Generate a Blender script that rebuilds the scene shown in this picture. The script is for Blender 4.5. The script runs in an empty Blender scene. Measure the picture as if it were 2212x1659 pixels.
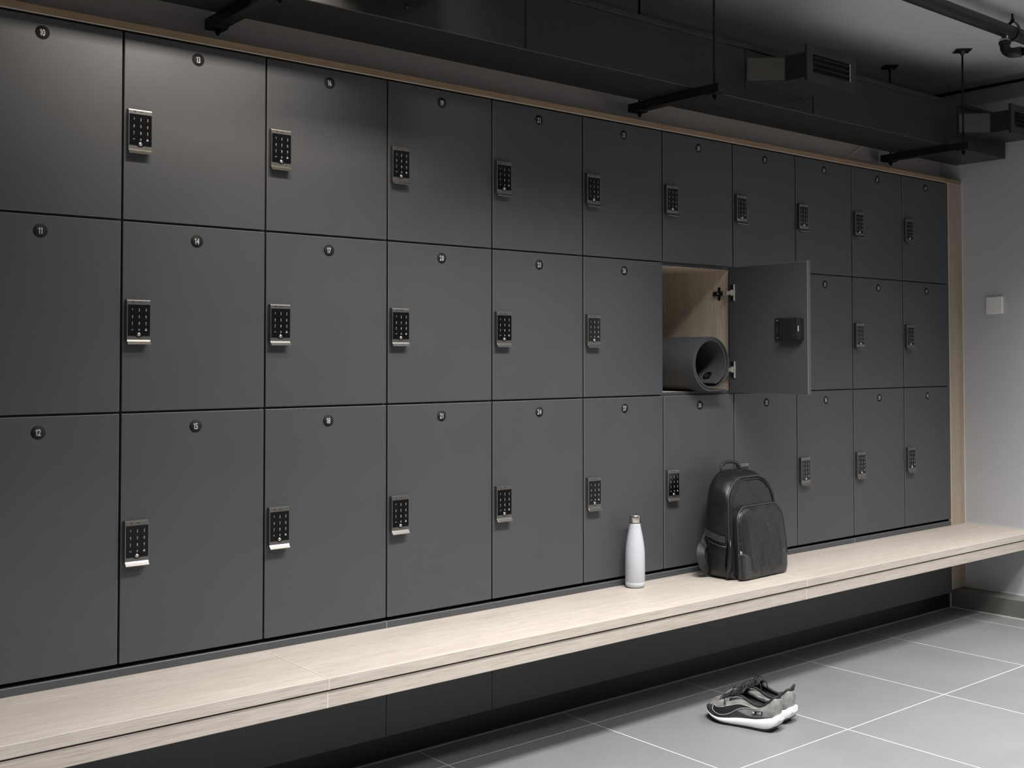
import bpy, bmesh, math, random
from mathutils import Vector, Matrix
random.seed(7)
PI = math.pi
SC = bpy.context.scene
COL = SC.collection

# ------------------------------------------------------------------ materials
def s2l(c):
    return tuple(((x / 255.0) / 12.92 if x / 255.0 <= 0.04045 else ((x / 255.0 + 0.055) / 1.055) ** 2.4) for x in c)

class NT:
    def __init__(self, name):
        self.m = bpy.data.materials.new(name); self.m.use_nodes = True
        self.t = self.m.node_tree; self.n = self.t.nodes; self.l = self.t.links
        self.b = self.n['Principled BSDF']
    def node(self, typ, **kw):
        x = self.n.new(typ)
        for k, v in kw.items():
            if hasattr(x, k): setattr(x, k, v)
        return x
    def link(self, a, b): self.l.new(a, b)
    def coords(self, scale=(1, 1, 1), loc=(0, 0, 0), kind='Object'):
        tc = self.n.new('ShaderNodeTexCoord'); mp = self.n.new('ShaderNodeMapping')
        mp.inputs['Scale'].default_value = scale; mp.inputs['Location'].default_value = loc
        self.link(tc.outputs[kind], mp.inputs['Vector']); return mp.outputs['Vector']
    def noise(self, vec, scale, detail=4, rough=0.55, dist=0.0):
        x = self.n.new('ShaderNodeTexNoise'); x.inputs['Scale'].default_value = scale
        x.inputs['Detail'].default_value = detail; x.inputs['Roughness'].default_value = rough
        x.inputs['Distortion'].default_value = dist
        self.link(vec, x.inputs['Vector']); return x.outputs['Fac']
    def ramp(self, fac, stops):
        x = self.n.new('ShaderNodeValToRGB'); cr = x.color_ramp
        while len(cr.elements) > 1: cr.elements.remove(cr.elements[-1])
        cr.elements[0].position = stops[0][0]; cr.elements[0].color = (*stops[0][1], 1)
        for p, c in stops[1:]:
            e = cr.elements.new(p); e.color = (*c, 1)
        self.link(fac, x.inputs['Fac']); return x.outputs['Color']
    def mix(self, fac, a, b, mode='MIX'):
        x = self.n.new('ShaderNodeMix'); x.data_type = 'RGBA'; x.blend_type = mode
        for sock, v in ((x.inputs['Factor'], fac), (x.inputs[6], a), (x.inputs[7], b)):
            if isinstance(v, (int, float)): sock.default_value = v
            elif isinstance(v, tuple): sock.default_value = (*v, 1)
            else: self.link(v, sock)
        return x.outputs[2]
    def bump(self, h, strength=0.2, dist=0.001):
        x = self.n.new('ShaderNodeBump'); x.inputs['Strength'].default_value = strength
        x.inputs['Distance'].default_value = dist
        self.link(h, x.inputs['Height']); self.link(x.outputs['Normal'], self.b.inputs['Normal'])
    def set(self, color=None, rough=None, metal=None, spec=None):
        for nm, v in (('Base Color', color), ('Roughness', rough), ('Metallic', metal), ('Specular IOR Level', spec)):
            if v is None: continue
            if isinstance(v, tuple): self.b.inputs[nm].default_value = (*v, 1)
            elif isinstance(v, (int, float)): self.b.inputs[nm].default_value = v
            else: self.link(v, self.b.inputs[nm])
        return self

def plain(name, rgb, rough=0.5, metal=0.0, spec=0.5, vary=0.06, scale=60, bump=0.0):
    t = NT(name); c = s2l(rgb)
    v = t.coords(); n = t.noise(v, scale, 3)
    lo = tuple(x * (1 - vary) for x in c); hi = tuple(min(1, x * (1 + vary)) for x in c)
    t.set(t.ramp(n, [(0.3, lo), (0.7, hi)]), rough, metal, spec)
    if bump: t.bump(n, bump, 0.001)
    return t.m

def wood(name, axis, light, dark, pore, rough=0.5):
    t = NT(name)
    st = [7.0, 7.0, 7.0]; st[axis] = 0.55
    v = t.coords(tuple(st))
    broad = t.noise(v, 2.2, 5, 0.6, 0.6)
    st2 = [60.0, 60.0, 60.0]; st2[axis] = 1.6
    v2 = t.coords(tuple(st2))
    fine = t.noise(v2, 3.0, 6, 0.7, 0.2)
    st3 = [300.0, 300.0, 300.0]; st3[axis] = 6.0
    v3 = t.coords(tuple(st3))
    por = t.noise(v3, 2.2, 2, 0.5)
    a = t.ramp(broad, [(0.3, dark), (0.68, light)])
    b = t.ramp(fine, [(0.32, dark), (0.66, light)])
    c = t.mix(0.5, a, b)
    p = t.ramp(por, [(0.34, (1, 1, 1)), (0.48, (0, 0, 0))])
    pm = t.mix(0.38, (0, 0, 0), p)
    col = t.mix(pm, c, pore)
    t.set(col, rough, 0.0, 0.35); t.bump(fine, 0.12, 0.0008)
    return t.m

def grey_laminate():
    t = NT('dark_grey_laminate'); c = s2l((77, 78, 81))
    n = t.noise(t.coords((1, 1, 1)), 3.0, 3); f = t.noise(t.coords(), 420, 2)
    a = t.ramp(n, [(0.3, tuple(x * .95 for x in c)), (0.7, tuple(x * 1.05 for x in c))])
    b = t.ramp(f, [(0.3, (0.82, 0.82, 0.82)), (0.7, (1, 1, 1))])
    t.set(t.mix(1.0, a, b, 'MULTIPLY'), 0.44, 0, 0.42)
    t.bump(f, 0.12, 0.0005)
    return t.m

def floor_tiles(tx, ty):
    t = NT('grey_stone_tiles')
    v = t.coords((1, 1, 1), (-tx, -ty, 0))
    br = t.node('ShaderNodeTexBrick'); br.offset = 0.0; br.squash = 1.0
    br.inputs['Scale'].default_value = 1.0; br.inputs['Brick Width'].default_value = 0.6
    br.inputs['Row Height'].default_value = 0.6; br.inputs['Mortar Size'].default_value = 0.0016
    br.inputs['Mortar Smooth'].default_value = 0.1; br.inputs['Bias'].default_value = 0.0
    c = s2l((121, 121, 121))
    br.inputs['Color1'].default_value = (*[x * .97 for x in c], 1)
    br.inputs['Color2'].default_value = (*[x * 1.03 for x in c], 1)
    br.inputs['Mortar'].default_value = (*s2l((226, 224, 220)), 1)
    t.link(v, br.inputs['Vector'])
    n1 = t.noise(t.coords(), 2.6, 5, 0.6, 0.4); n2 = t.noise(t.coords(), 160, 3)
    a = t.ramp(n1, [(0.3, (0.93, 0.93, 0.93)), (0.7, (1.05, 1.05, 1.05))])
    b = t.ramp(n2, [(0.3, (0.9, 0.9, 0.9)), (0.7, (1.06, 1.06, 1.06))])
    col = t.mix(1.0, br.outputs['Color'], t.mix(1.0, a, b, 'MULTIPLY'), 'MULTIPLY')
    t.set(col, 0.48, 0, 0.35); t.bump(n2, 0.1, 0.0006)
    return t.m

def painted(name, rgb, bump=0.25, scale=45):
    t = NT(name); c = s2l(rgb)
    n = t.noise(t.coords(), scale, 6, 0.65); m = t.noise(t.coords(), 1.3, 3)
    t.set(t.ramp(m, [(0.3, tuple(x * .96 for x in c)), (0.7, tuple(x * 1.03 for x in c))]), 0.72, 0, 0.3)
    t.bump(n, bump, 0.004); return t.m

def leather(name, rgb):
    t = NT(name); c = s2l(rgb); v = t.coords()
    g = t.noise(v, 700, 2); n = t.noise(v, 16, 5, 0.6, 0.8); m = t.noise(v, 9, 2, 0.4, 1.0)
    t.set(t.ramp(n, [(0.3, tuple(x * .8 for x in c)), (0.7, tuple(x * 1.2 for x in c))]), None, 0, 0.5)
    r = t.ramp(n, [(0.3, (0.27, 0.27, 0.27)), (0.7, (0.40, 0.40, 0.40))]); t.link(r, t.b.inputs['Roughness'])
    h = t.mix(0.03, m, g); t.bump(h, 0.55, 0.02); return t.m

def woven(name, rgb, scale, rough=0.45, depth=0.6):
    t = NT(name); c = s2l(rgb); tc = t.node('ShaderNodeTexCoord'); outs = []
    for rot, d in (((0, 0, PI / 4), 'X'), ((0, 0, 0), 'Z')):
        mp = t.node('ShaderNodeMapping'); mp.inputs['Rotation'].default_value = rot; t.link(tc.outputs['Object'], mp.inputs['Vector'])
        w = t.node('ShaderNodeTexWave'); w.bands_direction = d; w.inputs['Scale'].default_value = scale; t.link(mp.outputs['Vector'], w.inputs['Vector']); outs.append(w.outputs['Fac'])
    m = t.node('ShaderNodeMath'); m.operation = 'MULTIPLY'; t.link(outs[0], m.inputs[0]); t.link(outs[1], m.inputs[1])
    t.set(t.ramp(m.outputs[0], [(0.05, tuple(x * .35 for x in c)), (0.6, tuple(min(1, x * 1.7) for x in c))]), rough); t.bump(m.outputs[0], depth, 0.002); return t.m

def knit(name, c1, c2, scale=90):
    t = NT(name); v = t.coords()
    w = t.node('ShaderNodeTexWave'); w.bands_direction = 'X'
    w.inputs['Scale'].default_value = scale; w.inputs['Distortion'].default_value = 1.2
    t.link(v, w.inputs['Vector']); n = t.noise(v, 34, 4, 0.6, 0.5)
    col = t.mix(0.12, t.ramp(n, [(0.3, s2l(c1)), (0.7, s2l(c2))]), t.ramp(w.outputs['Fac'], [(0.2, s2l(c1)), (0.8, s2l(c2))]))
    t.set(col, 0.6, 0, 0.4); t.bump(n, 0.2, 0.0006); return t.m

def ribbed(name, rgb):
    t = NT(name); c = s2l(rgb); v = t.coords()
    w = t.node('ShaderNodeTexWave'); w.bands_direction = 'Z'; w.inputs['Scale'].default_value = 70
    t.link(v, w.inputs['Vector']); n = t.noise(v, 220, 3)
    t.set(t.ramp(n, [(0.3, tuple(x * .85 for x in c)), (0.7, tuple(x * 1.15 for x in c))]), 0.7, 0, 0.3)
    t.bump(t.mix(0.4, n, w.outputs['Fac']), 0.3, 0.0008); return t.m

M = {}
M['door'] = grey_laminate()
M['dooredge'] = plain('grey_edge_band', (112, 113, 116), 0.4, vary=.03)
M['woodX'] = wood('pale_oak_boards', 0, s2l((203, 194, 184)), s2l((178, 167, 156)), s2l((126, 114, 102)))
M['woodZ'] = wood('pale_oak_upright', 2, s2l((190, 175, 156)), s2l((156, 140, 121)), s2l((110, 96, 82)))
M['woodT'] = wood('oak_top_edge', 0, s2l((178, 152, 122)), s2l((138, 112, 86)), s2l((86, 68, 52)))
M['woodIn'] = wood('oak_interior', 2, s2l((232, 219, 202)), s2l((198, 180, 160)), s2l((124, 108, 92)))
M['edge'] = plain('pale_edge_band', (222, 214, 204), 0.4, vary=.03)
M['floor'] = floor_tiles(1.3565, -0.1443)
M['skirt'] = plain('grey_skirting_tile', (112, 111, 107), 0.5, scale=20)
M['wall'] = painted('light_grey_plaster', (200, 200, 204))
M['wallB'] = painted('warm_grey_plaster', (206, 200, 192), 0.1)
M['ceil'] = painted('grey_ceiling_paint', (204, 204, 204), 0.3, 30)
M['caulk'] = plain('pale_sealant', (214, 212, 208), 0.5, vary=.03)
M['caulkd'] = plain('grey_sealant', (150, 148, 144), 0.5, vary=.03)
M['black'] = plain('black_kick_board', (22, 22, 23), 0.35)
M['panel'] = plain('dark_under_bench_panel', (80, 80, 82), 0.5)
M['duct'] = plain('black_painted_steel', (40, 39, 38), 0.42, vary=.1, scale=25)
M['ductd'] = plain('black_hanger_steel', (24, 24, 24), 0.45, vary=.1)
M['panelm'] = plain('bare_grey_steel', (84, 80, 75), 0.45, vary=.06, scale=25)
M['grille'] = plain('dark_grille_metal', (52, 52, 52), 0.35, 0.2)
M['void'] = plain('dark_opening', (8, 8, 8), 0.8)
M['lock'] = plain('brushed_grey_metal', (132, 129, 124), 0.34, 0.85, vary=.06, scale=300)
M['chrome'] = plain('bright_metal', (205, 203, 200), 0.25, 1.0, vary=.03)
M['glass'] = plain('black_glass_panel', (9, 9, 10), 0.12, 0, 0.5, vary=.02)
M['white'] = plain('white_print', (186, 186, 186), 0.5, vary=.02)
M['badge'] = plain('black_badge', (17, 17, 18), 0.75, vary=.05)
M['dark'] = plain('dark_print', (24, 24, 25), 0.5, vary=.05)
M['plastic'] = plain('black_plastic', (30, 30, 31), 0.42, vary=.06)
M['hingem'] = plain('nickel_hinge', (214, 210, 202), 0.35, 0.35, vary=.05)
M['switch'] = plain('white_switch_plastic', (244, 244, 242), 0.35, vary=.02)
M['bottle'] = plain('white_powder_coat', (198, 202, 208), 0.38, vary=.015, scale=300)
M['steel'] = plain('brushed_steel_cap', (200, 198, 194), 0.24, 1.0, vary=.05)
M['mat'] = ribbed('dark_foam_mat', (72, 72, 74))
M['rubber'] = plain('black_rubber', (16, 16, 17), 0.28)
M['leather'] = leather('black_leather', (26, 27, 29))
M['piping'] = plain('black_piping', (46, 46, 49), 0.3, vary=.08, scale=200)
M['weave'] = woven('woven_black_leather', (56, 56, 60), 78, 0.32, 0.9)
M['webbing'] = plain('black_webbing', (34, 34, 36), 0.6, vary=.1, scale=200)
M['knit'] = knit('grey_knit', (104, 103, 101), (156, 155, 152), 160)
M['knitd'] = knit('charcoal_overlay', (46, 45, 52), (66, 65, 72), 160)
M['toe'] = knit('mottled_toe_film', (84, 82, 80), (150, 147, 143), 12)
M['black_fab'] = plain('black_mesh_fabric', (26, 26, 28), 0.7, vary=.2, scale=300)
M['sole'] = plain('white_foam_sole', (236, 236, 238), 0.5, vary=.02)
M['outsole'] = plain('black_outsole', (24, 24, 24), 0.6)
M['silver'] = plain('silver_trim', (196, 196, 194), 0.4, 0.2)

# ------------------------------------------------------------------ mesh builder
class MB:
    def __init__(self): self.b = bmesh.new()
    def _mark(self, faces, mi, smooth=False):
        for f in faces: f.material_index = mi; f.smooth = smooth
    def box(self, x0, x1, y0, y1, z0, z1, bevel=0.0, seg=1, mi=0, bmi=None):
        if x0 > x1: x0, x1 = x1, x0
        if y0 > y1: y0, y1 = y1, y0
        if z0 > z1: z0, z1 = z1, z0
        r = bmesh.ops.create_cube(self.b, size=1.0)
        vs = r['verts']
        for v in vs:
            v.co = Vector(((x0 + x1) / 2 + v.co.x * (x1 - x0), (y0 + y1) / 2 + v.co.y * (y1 - y0), (z0 + z1) / 2 + v.co.z * (z1 - z0)))
        fs = list({f for v in vs for f in v.link_faces})
        self._mark(fs, mi)
        if bevel > 0:
            es = list({e for v in vs for e in v.link_edges})
            rr = bmesh.ops.bevel(self.b, geom=es, offset=bevel, segments=seg, affect='EDGES', profile=0.5)
            self._mark(rr['faces'], mi if bmi is None else bmi)
        return self
    def prism(self, pts, axis, a0, a1, mi=0, bevel=0.0, smooth=False):
        """polygon pts (2D) in the plane normal to axis, extruded a0..a1"""
        def co(p, a):
            if axis == 0: return Vector((a, p[0], p[1]))
            if axis == 1: return Vector((p[0], a, p[1]))
            return Vector((p[0], p[1], a))
        n = len(pts)
        A = [self.b.verts.new(co(p, a0)) for p in pts]; B = [self.b.verts.new(co(p, a1)) for p in pts]
        fs = [self.b.faces.new(A), self.b.faces.new(list(reversed(B)))]
        sd = [self.b.faces.new((A[i], B[i], B[(i + 1) % n], A[(i + 1) % n])) for i in range(n)]
        self._mark(fs, mi); self._mark(sd, mi, smooth)
        bmesh.ops.recalc_face_normals(self.b, faces=fs + sd)
        if bevel > 0:
            es = list({e for f in fs for e in f.edges})
            rr = bmesh.ops.bevel(self.b, geom=es, offset=bevel, segments=2, affect='EDGES', profile=0.5); self._mark(rr['faces'], mi)
        return self
    def lathe(self, prof, center, axis=Vector((0, 0, 1)), seg=40, mi=0, mis=None):
        """prof [(r, h)...]"""
        axis = Vector(axis).normalized(); q = axis.to_track_quat('Z', 'Y'); c = Vector(center); rings = []
        for r, h in prof:
            if r < 1e-6: rings.append([self.b.verts.new(c + axis * h)])
            else: rings.append([self.b.verts.new(c + q @ Vector((r * math.cos(2 * PI * i / seg), r * math.sin(2 * PI * i / seg), h))) for i in range(seg)])
        for k in range(len(rings) - 1):
            a, b_ = rings[k], rings[k + 1]; m_ = mis[k] if mis else mi
            for i in range(seg):
                j = (i + 1) % seg
                if len(a) == 1 and len(b_) == 1: continue
                if len(a) == 1: f = self.b.faces.new((a[0], b_[i], b_[j]))
                elif len(b_) == 1: f = self.b.faces.new((a[i], b_[0], a[j])) if False else self.b.faces.new((a[i], a[j], b_[0]))
                else: f = self.b.faces.new((a[i], a[j], b_[j], b_[i]))
                f.smooth = True; f.material_index = m_
        return self
    def cyl(self, p0, p1, r, seg=16, mi=0):
        p0 = Vector(p0); p1 = Vector(p1); L = (p1 - p0).length
        return self.lathe([(0, 0), (r, 0), (r, L), (0, L)], p0, p1 - p0, seg, mi)
    def tube(self, pts, r, seg=8, mi=0, closed=False, flat=None, up=None):
        """sweep a round (or flat=(w,h)) section along pts"""
        P = [Vector(p) for p in pts]; n = len(P); rings = []
        ref = Vector(up) if up else None
        prev = None
        for i in range(n):
            if closed: t = (P[(i + 1) % n] - P[i - 1])
            else: t = P[min(n - 1, i + 1)] - P[max(0, i - 1)]
            t.normalize()
            u = ref if ref is not None else (prev if prev is not None else (Vector((0, 0, 1)) if abs(t.z) < .9 else Vector((1, 0, 0))))
            u = (u - t * u.dot(t))
            if u.length < 1e-6: u = t.orthogonal()
            u.normalize(); prev = u; w = t.cross(u)
            rr = r[i] if isinstance(r, (list, tuple)) else r
            if flat:
                a, b2 = flat[0] / 2, flat[1] / 2
                rings.append([self.b.verts.new(P[i] + w * x + u * y) for x, y in ((a, b2), (-a, b2), (-a, -b2), (a, -b2))])
            else:
                rings.append([self.b.verts.new(P[i] + (w * math.cos(2 * PI * k / seg) + u * math.sin(2 * PI * k / seg)) * rr) for k in range(seg)])
        m = len(rings[0]); fs = []
        for i in range(n if closed else n - 1):
            a, b_ = rings[i], rings[(i + 1) % n]
            for k in range(m):
                f = self.b.faces.new((a[k], a[(k + 1) % m], b_[(k + 1) % m], b_[k])); fs.append(f)
        self._mark(fs, mi, not flat)
        if not closed:
            f1 = self.b.faces.new(rings[0]); f2 = self.b.faces.new(list(reversed(rings[-1]))); self._mark([f1, f2], mi); fs += [f1, f2]
        bmesh.ops.recalc_face_normals(self.b, faces=fs)
        return self
    def loft(self, rings, mi=0, cap0=True, cap1=True, smooth=True, closed=True):
        R = [[self.b.verts.new(Vector(p)) for p in r] for r in rings]; m = len(R[0]); fs = []
        for i in range(len(R) - 1):
            for k in range(m if closed else m - 1):
                f = self.b.faces.new((R[i][k], R[i][(k + 1) % m], R[i + 1][(k + 1) % m], R[i + 1][k])); fs.append(f)
                f.material_index = mi(i, k) if callable(mi) else mi; f.smooth = smooth
        for on, rr in ((cap0, R[0]), (cap1, R[-1])):
            if on and closed:
                f = self.b.faces.new(rr); f.material_index = 0 if callable(mi) else mi; fs.append(f)
        bmesh.ops.recalc_face_normals(self.b, faces=fs)
        return self
    def mesh(self, name, mats):
        me = bpy.data.meshes.new(name); self.b.normal_update(); self.b.to_mesh(me); self.b.free()
        for m_ in (mats if isinstance(mats, (list, tuple)) else [mats]): me.materials.append(m_)
        return me

def obj(name, data, parent=None, loc=None, label=None):
    o = bpy.data.objects.new(name, data); COL.objects.link(o)
    if parent is not None: o.parent = parent
    if loc is not None: o.location = loc
    if label: o['label'] = label
    return o
def build(name, mb, mats, parent=None, loc=None, label=None): return obj(name, mb.mesh(name, mats), parent, loc, label)
def thing(name, label, cat, loc=(0, 0, 0), rz=0, group=None):
    o = bpy.data.objects.new(name, None); COL.objects.link(o); o.location = loc; o.rotation_euler = (0, 0, rz)
    o.empty_display_size = 0.05
    tag(o, label, cat, group); return o
def tag(o, label, cat, group=None):
    o['label'] = label; o['category'] = cat
    if group: o['group'] = group
    return o
def struct(name, mb, mats, label=None):
    o = build(name, mb, mats); o['kind'] = 'structure'
    if label: o['label'] = label
    return o

def text_into(mb, s, h, cx, cz, y, xs=0.62, mi=0, thick=0.0003, axes='xz', off=0.0):
    """flat lettering of cap height h centred at (cx, cz), facing -y"""
    def glyphs(txt):
        cu = bpy.data.curves.new('lettering', 'FONT'); cu.body = txt; cu.size = 1.0; cu.offset = off
        o = bpy.data.objects.new('lettering', cu); COL.objects.link(o)
        dg = bpy.context.evaluated_depsgraph_get(); me = bpy.data.meshes.new_from_object(o.evaluated_get(dg))
        bpy.data.objects.remove(o); bpy.data.curves.remove(cu)
        V = [(v.co.x, v.co.y) for v in me.vertices]; F = [list(p.vertices) for p in me.polygons]
        bpy.data.meshes.remove(me); return V, F
    if s.isdigit():
        V, F, x = [], [], 0.0
        for c in s:
            if c == '1':
                w = .045 + off; v = [(0, .50), (0, .585), (.15, .69), (.15 + 2 * w, .69), (.15 + 2 * w, 0), (.15, 0), (.15, .585)]; f = [[0, 1, 2, 6], [6, 2, 3, 4, 5]]
            else: v, f = glyphs(c)
            x0 = min(p[0] for p in v); n0 = len(V)
            V += [(p[0] - x0 + x, p[1]) for p in v]; F += [[i + n0 for i in q] for q in f]
            x = max(p[0] for p in V) + .10
    else: V, F = glyphs(s)
    x0, x1 = min(p[0] for p in V), max(p[0] for p in V); k = h / 0.69
    vf = [mb.b.verts.new((cx + (p[0] - (x0 + x1) / 2) * k * xs, y, cz + (p[1] - .345) * k)) for p in V]
    fs = []
    for q in F:
        try: f = mb.b.faces.new([vf[i] for i in q]); f.material_index = mi; fs.append(f)
        except ValueError: pass
    ex = bmesh.ops.extrude_face_region(mb.b, geom=fs)
    for e in ex['geom']:
        if isinstance(e, bmesh.types.BMVert): e.co.y -= thick
        elif isinstance(e, bmesh.types.BMFace): e.material_index = mi
    bmesh.ops.recalc_face_normals(mb.b, faces=mb.b.faces[:])

# ------------------------------------------------------------------ dimensions (metres; x along the lockers, y out of the wall, z up)
W = 0.4089
ROWS = [(1.6051, 2.1085), (1.0972, 1.6051), (0.4386, 1.0972)]
XE = 4.630; ZC = 2.635; XL = -2.2; YF = -4.3
BZ = 0.4085; BY = -0.3715

# ------------------------------------------------------------------ setting
struct('floor', MB().box(XL, 4.9, YF, 0.6, -0.05, 0.0), M['floor'])
struct('ceiling', MB().box(XL - .1, 4.95, YF, 0.62, ZC, ZC + .08), M['ceil'])
b = MB().box(XL, XE, 0.12, 0.60, 2.136, 2.44); b.box(XL, XE, 0.50, 0.60, 0.0, 2.136); b.box(XL, 4.785, 0.50, 0.60, 2.44, ZC)
struct('wall_back', b, M['wallB'])
b = MB().box(XE, 4.95, YF, 0.62, 0.0, 2.507); b.box(4.785, 4.95, YF, 0.62, 2.507, ZC)
struct('wall_right', b, M['wall'])
struct('wall_left', MB().box(XL - .1, XL, YF, 0.6, 0, ZC), M['wall'])
struct('wall_front', MB().box(XL, 4.9, YF - .1, YF, 0, ZC), M['wall'])
struct('baseboard_right', MB().box(4.515, XE, YF, 0.017, 0.0, 0.0885, .0015), M['skirt'])
b = MB().box(XE - .004, XE + .0, YF, -0.002, 0.0885, 0.0935); b.box(4.510, 4.5155, YF, 0.015, 0.0, 0.0045); b.box(4.502, 4.5065, 0.0095, 0.0165, .0, .088)
struct('trim_12', b, M['caulk'])
struct('baseboard_back', MB().box(XL, 4.512, 0.017, 0.034, 0.0, 0.0775), M['black'])
struct('trim_1', MB().box(XL, 4.511, 0.0115, 0.0175, 0.0, 0.004), M['caulkd'])
# oak frame round the lockers
b = MB().box(XL, 6 * W - .0006, 0.0, 0.118, 2.1135, 2.1345, .0012); b.box(6 * W + .0006, XE - .001, 0.0, 0.118, 2.1135, 2.1345, .0012)
b.box(XL, XE - .001, -0.0006, 0.004, 2.1118, 2.1138, mi=1)
struct('trim_2', b, [M['woodT'], M['edge']])
b = MB().box(4.5, XE - .006, -0.001, 0.017, 0.0905, 2.1125, .001); b.box(4.4975, 4.5, -0.0015, 0.017, 0.0905, 2.1125, mi=1); b.box(XE - .0055, XE, -0.002, 0.012, 0.0905, 2.133, mi=1)
struct('trim_3', b, [M['woodZ'], M['edge']])
# grey plinth strip between bench and doors, in boards
for i, (a, c) in enumerate(((XL, 3 * W), (3 * W, 9 * W), (9 * W, 4.4965))):
    b = MB().box(a + .0006, c - .0006, 0.0, 0.018, BZ + .0003, 0.4298, .0012, 1, 0, 1)
    if i: b.box(a - .0008, a + .0014, -.0004, 0.004, BZ + .0005, 0.4290, mi=2)
    struct('trim_%d' % (4 + i), b, [M['door'], M['dooredge'], M['caulkd']])
# dark boards under the bench
for i, (a, c) in enumerate(((XL, 3 * W), (3 * W, 4 * W), (4 * W, 4.4965))):
    struct('trim_%d' % (7 + i), MB().box(a + .0008, c - .0008, 0.0, 0.016, 0.0775, BZ - .002, .001), M['panel'])
# blank panel that closes the run beyond the picture's left edge
struct('trim_10', MB().box(XL, -.003, 0.0, 0.02, 0.4386, 2.1085, .0012), M['door'])
# black strip draws the shadow gap where the end wall meets the ceiling
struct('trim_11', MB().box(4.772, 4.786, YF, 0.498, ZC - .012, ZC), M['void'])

# ------------------------------------------------------------------ lockers
def carcass_mesh(h):
    b = MB(); t = 0.0088; e = .0005; y0, y1 = 0.0195, 0.47
    b.box(e, t, y0 + .001, y1, e, h - e); b.box(W - t, W - e, y0 + .001, y1, e, h - e)
    b.box(t, W - t, y0 + .001, y1, e, t + .002); b.box(t, W - t, y0 + .001, y1, h - t - .002, h - e)
    b.box(t, W - t, y1 - .006, y1, t, h - t)
    # grey front edging
    b.box(e, t, y0, y0 + .001, e, h - e, mi=1); b.box(W - t, W - e, y0, y0 + .001, e, h - e, mi=1)
    b.box(t, W - t, y0, y0 + .001, e, t + .002, mi=1); b.box(t, W - t, y0, y0 + .001, h - t - .002, h - e, mi=1)
    return b.mesh('carcass', [M['woodIn'], M['door']])
def door_mesh(h):
    return MB().box(.0032, W - .0032, 0.0, 0.018, .0032, h - .0032, .0013, 1, 0, 1).mesh('door', [M['door'], M['dooredge']])
badge_me = MB().lathe([(0, 0), (.0176, 0), (.0176, .0003), (0, .0003)], (0, 0, 0), (0, -1, 0), 36).mesh('number_badge', M['badge'])
def lock_meshes():
    d = {}
    prof = [(0, .059), (-.0105, .059), (-.0128, .0578), (-.0134, .0552), (-.0134, -.0478), (-.0158, -.052), (-.0212, -.0583), (-.0206, -.0600), (-.0190, -.0600), (-.009, -.050), (0, -.050)]
    b = MB().prism(prof, 0, -.0312, .0312, 0, .0006)
    d['lock_body'] = b.mesh('lock_body', M['lock'])
    pts = [(-.0288, .046), (.0298, .046), (.0298, -.0376), (.010, -.0376), (.004, -.0408), (0, -.0414), (-.004, -.0408), (-.010, -.0376), (-.0288, -.0376)]
    d['key_panel'] = MB().prism(pts, 1, -.0132, -.0146, 0, .0004).mesh('key_panel', M['glass'])
    d['side_rail'] = MB().box(-.0312, -.0295, -.0132, -.0152, -.0376, .046, .0004).mesh('side_rail', M['chrome'])
    d['side_rail2'] = MB().box(.0300, .0312, -.0132, -.0148, -.0376, .046, .0004).mesh('side_rail', M['chrome'])
    b = MB(); k = 1
    for r in range(3):
        for c in range(3):
            cx = -.0172 + c * .0182; cz = .0326 - r * .0181
            text_into(b, str(k), .0058, cx, cz, -.0147, .8)
            if k > 1: text_into(b, ['', '', 'ABC', 'DEF', 'GHI', 'JKL', 'MNO', 'PRS', 'TUV', 'WXY'][k], .0014, cx, cz - .0046, -.0147, .8)
            k += 1
    text_into(b, '0', .0058, .001, -.0212, -.0147, .8); text_into(b, 'CNF', .0026, -.0172, -.0212, -.0147, .75)
    b.box(.0166, .0214, -.0147, -.0150, -.0236, -.0204)
    b.tube([(.019 + .0019 * math.cos(a), -.0149, -.0204 + .0026 * math.sin(a)) for a in [PI * i / 8 for i in range(9)]], .0004, 4)
    d['key_digits'] = b.mesh('key_digits', M['white'])
    b = MB().lathe([(0, 0), (.0052, 0), (.0050, .0016), (.0040, .0020), (.0034, .0012), (.0028, .0022), (0, .0028)], (0, -.0145, -.0335), (0, -1, 0), 20)
    d['touch_button'] = b.mesh('touch_button', M['chrome'])
    b = MB().cyl((-.0145, -.0132, .0525), (-.0145, -.0138, .0525), .0021, 14)
    text_into(b, 'ojmar', .0034, .003, .0527, -.0134, .85, 0, .0003)
    d['printed_mark'] = b.mesh('printed_mark', M['dark'])
    return d
LM = lock_meshes()
CM = [carcass_mesh(h1 - h0) for h0, h1 in ROWS]; DM = [door_mesh(h1 - h0) for h0, h1 in ROWS]
PAD_Z = [1.8422, 1.3366, 0.7545]
rown = ['top', 'middle', 'bottom']
notes = {(6, 2): ', below the open locker', (7, 2): ', half hidden behind the backpack', (5, 2): ' behind the white bottle', (6, 0): ' above the open locker'}
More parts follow.
